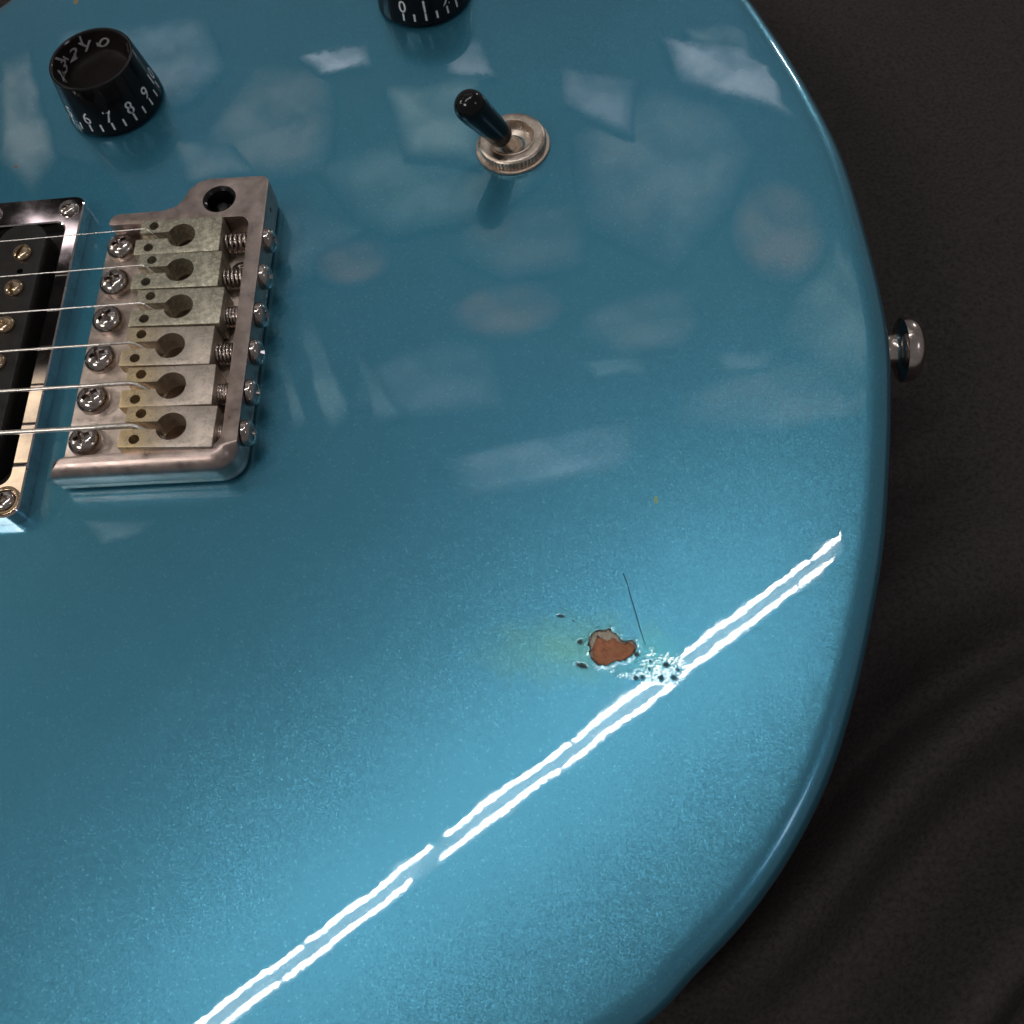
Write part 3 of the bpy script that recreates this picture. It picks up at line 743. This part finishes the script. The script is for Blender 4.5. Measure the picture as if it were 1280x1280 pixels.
def make_knob(x, y, a7, label):
    """a7: degrees of figure 7; figures climb anticlockwise by 31.5 degrees"""
    root = empty('control_knob', (x, y, 0), label, None, None, guitar)
    RB, RT, Z0, Z1 = 12.75, 10.9, 0.8, 14.2
    rad = lambda z: RB + (RT - RB) * (z - Z0) / (Z1 - Z0)
    bm = bmesh.new()
    lathe(bm, [(0, Z0), (RB - .3, Z0), (RB, Z0 + .25), (RT + .05, Z1 - .35), (RT - .05, Z1 - .1), (RT - .3, Z1), (RT - 0.7, Z1 - 0.05), (RT - 0.95, Z1 - 0.35)], 96)
    build('knob_skirt', bm, BLACK, root, 40)
    bm = bmesh.new()
    lathe(bm, [(RT - 0.93, Z1 - 0.33), (RT - 1.3, Z1 - 1.2), (RT - 2.6, Z1 - 4.4), (RT - 3.4, Z1 - 5.2), (4, Z1 - 5.4), (0, Z1 - 5.4)], 96)
    build('knob_dish', bm, INNER, root, 60)
    bmN = bmesh.new(); bmT = bmesh.new(); bmG = bmesh.new()
    def wrap(bm, V, F, ang, zc, rf, mirror=False, lift=0.035):
        vv = []
        for u, v in V:
            z = zc + v; r = rf(z) + lift; a = ang + (-u if mirror else u) / r
            vv.append(bm.verts.new(Vector((r * math.cos(a), r * math.sin(a), z)) * S))
        for f in F:
            try: bm.faces.new([vv[i] for i in f])
            except ValueError: pass
    def bar(w, h):
        return [(-w / 2, 0), (w / 2, 0), (w / 2, h), (-w / 2, h)], [(0, 1, 2, 3)]
    inr = lambda z: RT - 0.93 - (Z1 - 0.33 - z) * 0.41 - 0.1
    for k in range(11):
        a = math.radians(a7 + (k - 7) * 28.0)
        V, F = glyph(str(k), 4.5); wrap(bmN, V, F, a, 4.5, rad)
        if -3.6 < (a7 + (k - 7) * 28.0 + 250) / 60 < 20 and math.sin(a) > -0.35:
            V2, F2 = glyph(str(k), 4.6); wrap(bmG, [(u * 1.15 + v * .75, v * .62 - u * .25 + .6) for u, v in V2], F2, a + 0.12, Z1 - 4.4, inr, True, -0.05)
    for k in range(21):
        a = math.radians(a7 + (k / 2 - 7) * 28.0)
        V, F = bar(0.5, 2.0); wrap(bmT, V, F, a, 2.25, rad)
        if math.sin(a) > -0.1:
            V, F = bar(0.45 + 0.3 * (k % 2), 0.9 + (k % 3) * 0.5); wrap(bmG, [(u + v * 0.9 * math.sin(k * 1.7), v) for u, v in V], F, a + .2 + 0.1 * math.sin(k * 2.3), Z1 - 3.6 + 0.7 * (k % 3), inr, False, -0.06)
    build('dial_numbers', bmN, PRINT, root, None)
    build('tick_marks', bmT, PRINT, root, None)
    o = build('ghosted_numbers', bmG, GHOST, root, None); o['label'] = 'painted marks imitating far side figures refracted inside the knob rim'
    bm = bmesh.new(); lathe(bm, [(0, 0), (5.5, 0), (5.5, 0.9), (0, 0.9)], 32); build('knob_washer', bm, DARK, root)
    return root
make_knob(-29.7, 78.3, -77.5, 'black speed knob showing figures 5 to 10')
make_knob(52.0, 107.3, 84.0, 'black speed knob cut by the top edge, showing 0 1 2')

# ------------------------------------------------------------------ toggle switch
def make_toggle():
    root = empty('toggle_switch', (75.3, 51.2, 0), 'black tipped toggle switch in a knurled nickel nut', None, None, guitar)
    bm = bmesh.new(); lathe(bm, [(6.5, 0.02), (9.0, 0.02), (9.15, 0.3), (9.0, 0.62), (8.6, 0.7), (6.5, 0.7)], 80); build('switch_washer', bm, SWITCH, root, 40)
    bm = bmesh.new(); nk = 224
    def jit(i, z): return (-0.30 if (i // 2) % 2 else 0.08) if 0.9 < z < 2.6 else 0
    lathe(bm, [(6.9, 0.7), (8.15, 0.71), (8.25, 0.95), (8.25, 2.3), (8.1, 2.62), (7.7, 2.95), (7.3, 3.05), (5.9, 3.05), (5.6, 3.0), (5.35, 2.7), (5.2, 1.6), (4.4, 0.9), (3.3, 0.6), (3.1, 0.5), (3.1, -1), (0, -1)], nk, jitter=jit)
    build('knurled_nut', bm, SWITCH, root, 40)
    bm = bmesh.new(); lathe(bm, [(5.62, 3.0), (5.75, 3.25), (5.5, 3.35), (5.3, 3.2), (5.25, 2.8)], 80); build('nut_lip', bm, SWITCH, root, 60)
    bm = bmesh.new(); lathe(bm, [(2.75 * math.cos(math.radians(a)), -0.4 + 2.4 * math.sin(math.radians(a))) for a in range(-60, 91, 10)], 40); build('lever_ball', bm, SWITCH, root, 80)
    A = Vector((0, -0.6, 0.6)); B = Vector((67.5 - 75.3, 46.3 - 51.2, 18.0)); d = (B - A).normalized(); L = (B - A).length
    M = Matrix.Translation(A) @ d.to_track_quat('Z', 'Y').to_matrix().to_4x4()
    bm = bmesh.new(); lathe(bm, [(0, 0), (1.75, 0), (1.7, 3), (1.55, 6.5), (1.5, 9), (0, 9)], 28, M); build('lever_shaft', bm, SWITCH, root, 50)
    s0 = 4.9; R = 3.75
    prof = [(0, s0), (2.2, s0), (2.75, s0 + 0.3), (2.95, s0 + 1.0), (3.1, s0 + 3.5), (3.45, L - 5), (3.7, L - 2)]
    prof += [(R * math.cos(math.radians(a)), L + R * math.sin(math.radians(a))) for a in range(0, 91, 9)]
    prof[-1] = (0, L + R)
    bm = bmesh.new(); lathe(bm, prof, 48, M); build('lever_tip', bm, BLACK, root, 60)
make_toggle()

# ------------------------------------------------------------------ strap button
def make_button():
    root = empty('strap_button', (156.4, 0.0, -22), 'chromed strap button on the rim', None, None, guitar)
    M = Matrix.Rotation(math.pi / 2, 4, 'Y')
    bm = bmesh.new(); lathe(bm, [(0, -0.5), (6.2, -0.5), (6.2, 0.6), (0, 0.6)], 40, M); build('felt_washer', bm, DARK, root)
    bm = bmesh.new()
    lathe(bm, [(0, 0.6), (5.0, 0.6), (5.3, 1.0), (5.0, 2.2), (4.3, 2.7), (3.95, 3.6), (3.9, 5.4), (4.2, 6.2), (5.2, 6.8), (6.9, 7.0), (7.5, 7.3), (7.6, 8.6), (7.4, 9.8), (6.6, 10.9), (4.9, 11.7), (2.6, 12.1), (2.4, 11.4), (0, 11.2)], 64, M)
    build('button_head', bm, CHROME_BTN, root, 40)
make_button()

# ------------------------------------------------------------------ loose fibre on the lacquer
bm = bmesh.new()
tube(bm, [(95.9, -61.1, .10), (96.5, -63.0, .14), (96.9, -65.2, .20), (97.4, -67.4, .22), (97.8, -69.2, .2), (98.1, -70.7, .25), (98.6, -73.1, .12), (98.95, -74.4, .06), (99.3, -75.6, .10)], [.05, .07, .08, .08, .08, .08, .07, .06, .04], 6)
hair = build('loose_fibre', bm, FIBRE, None, 180)
tag(hair, 'thin dark fibre lying on the blue lacquer just above the orange chip', 'fibre')
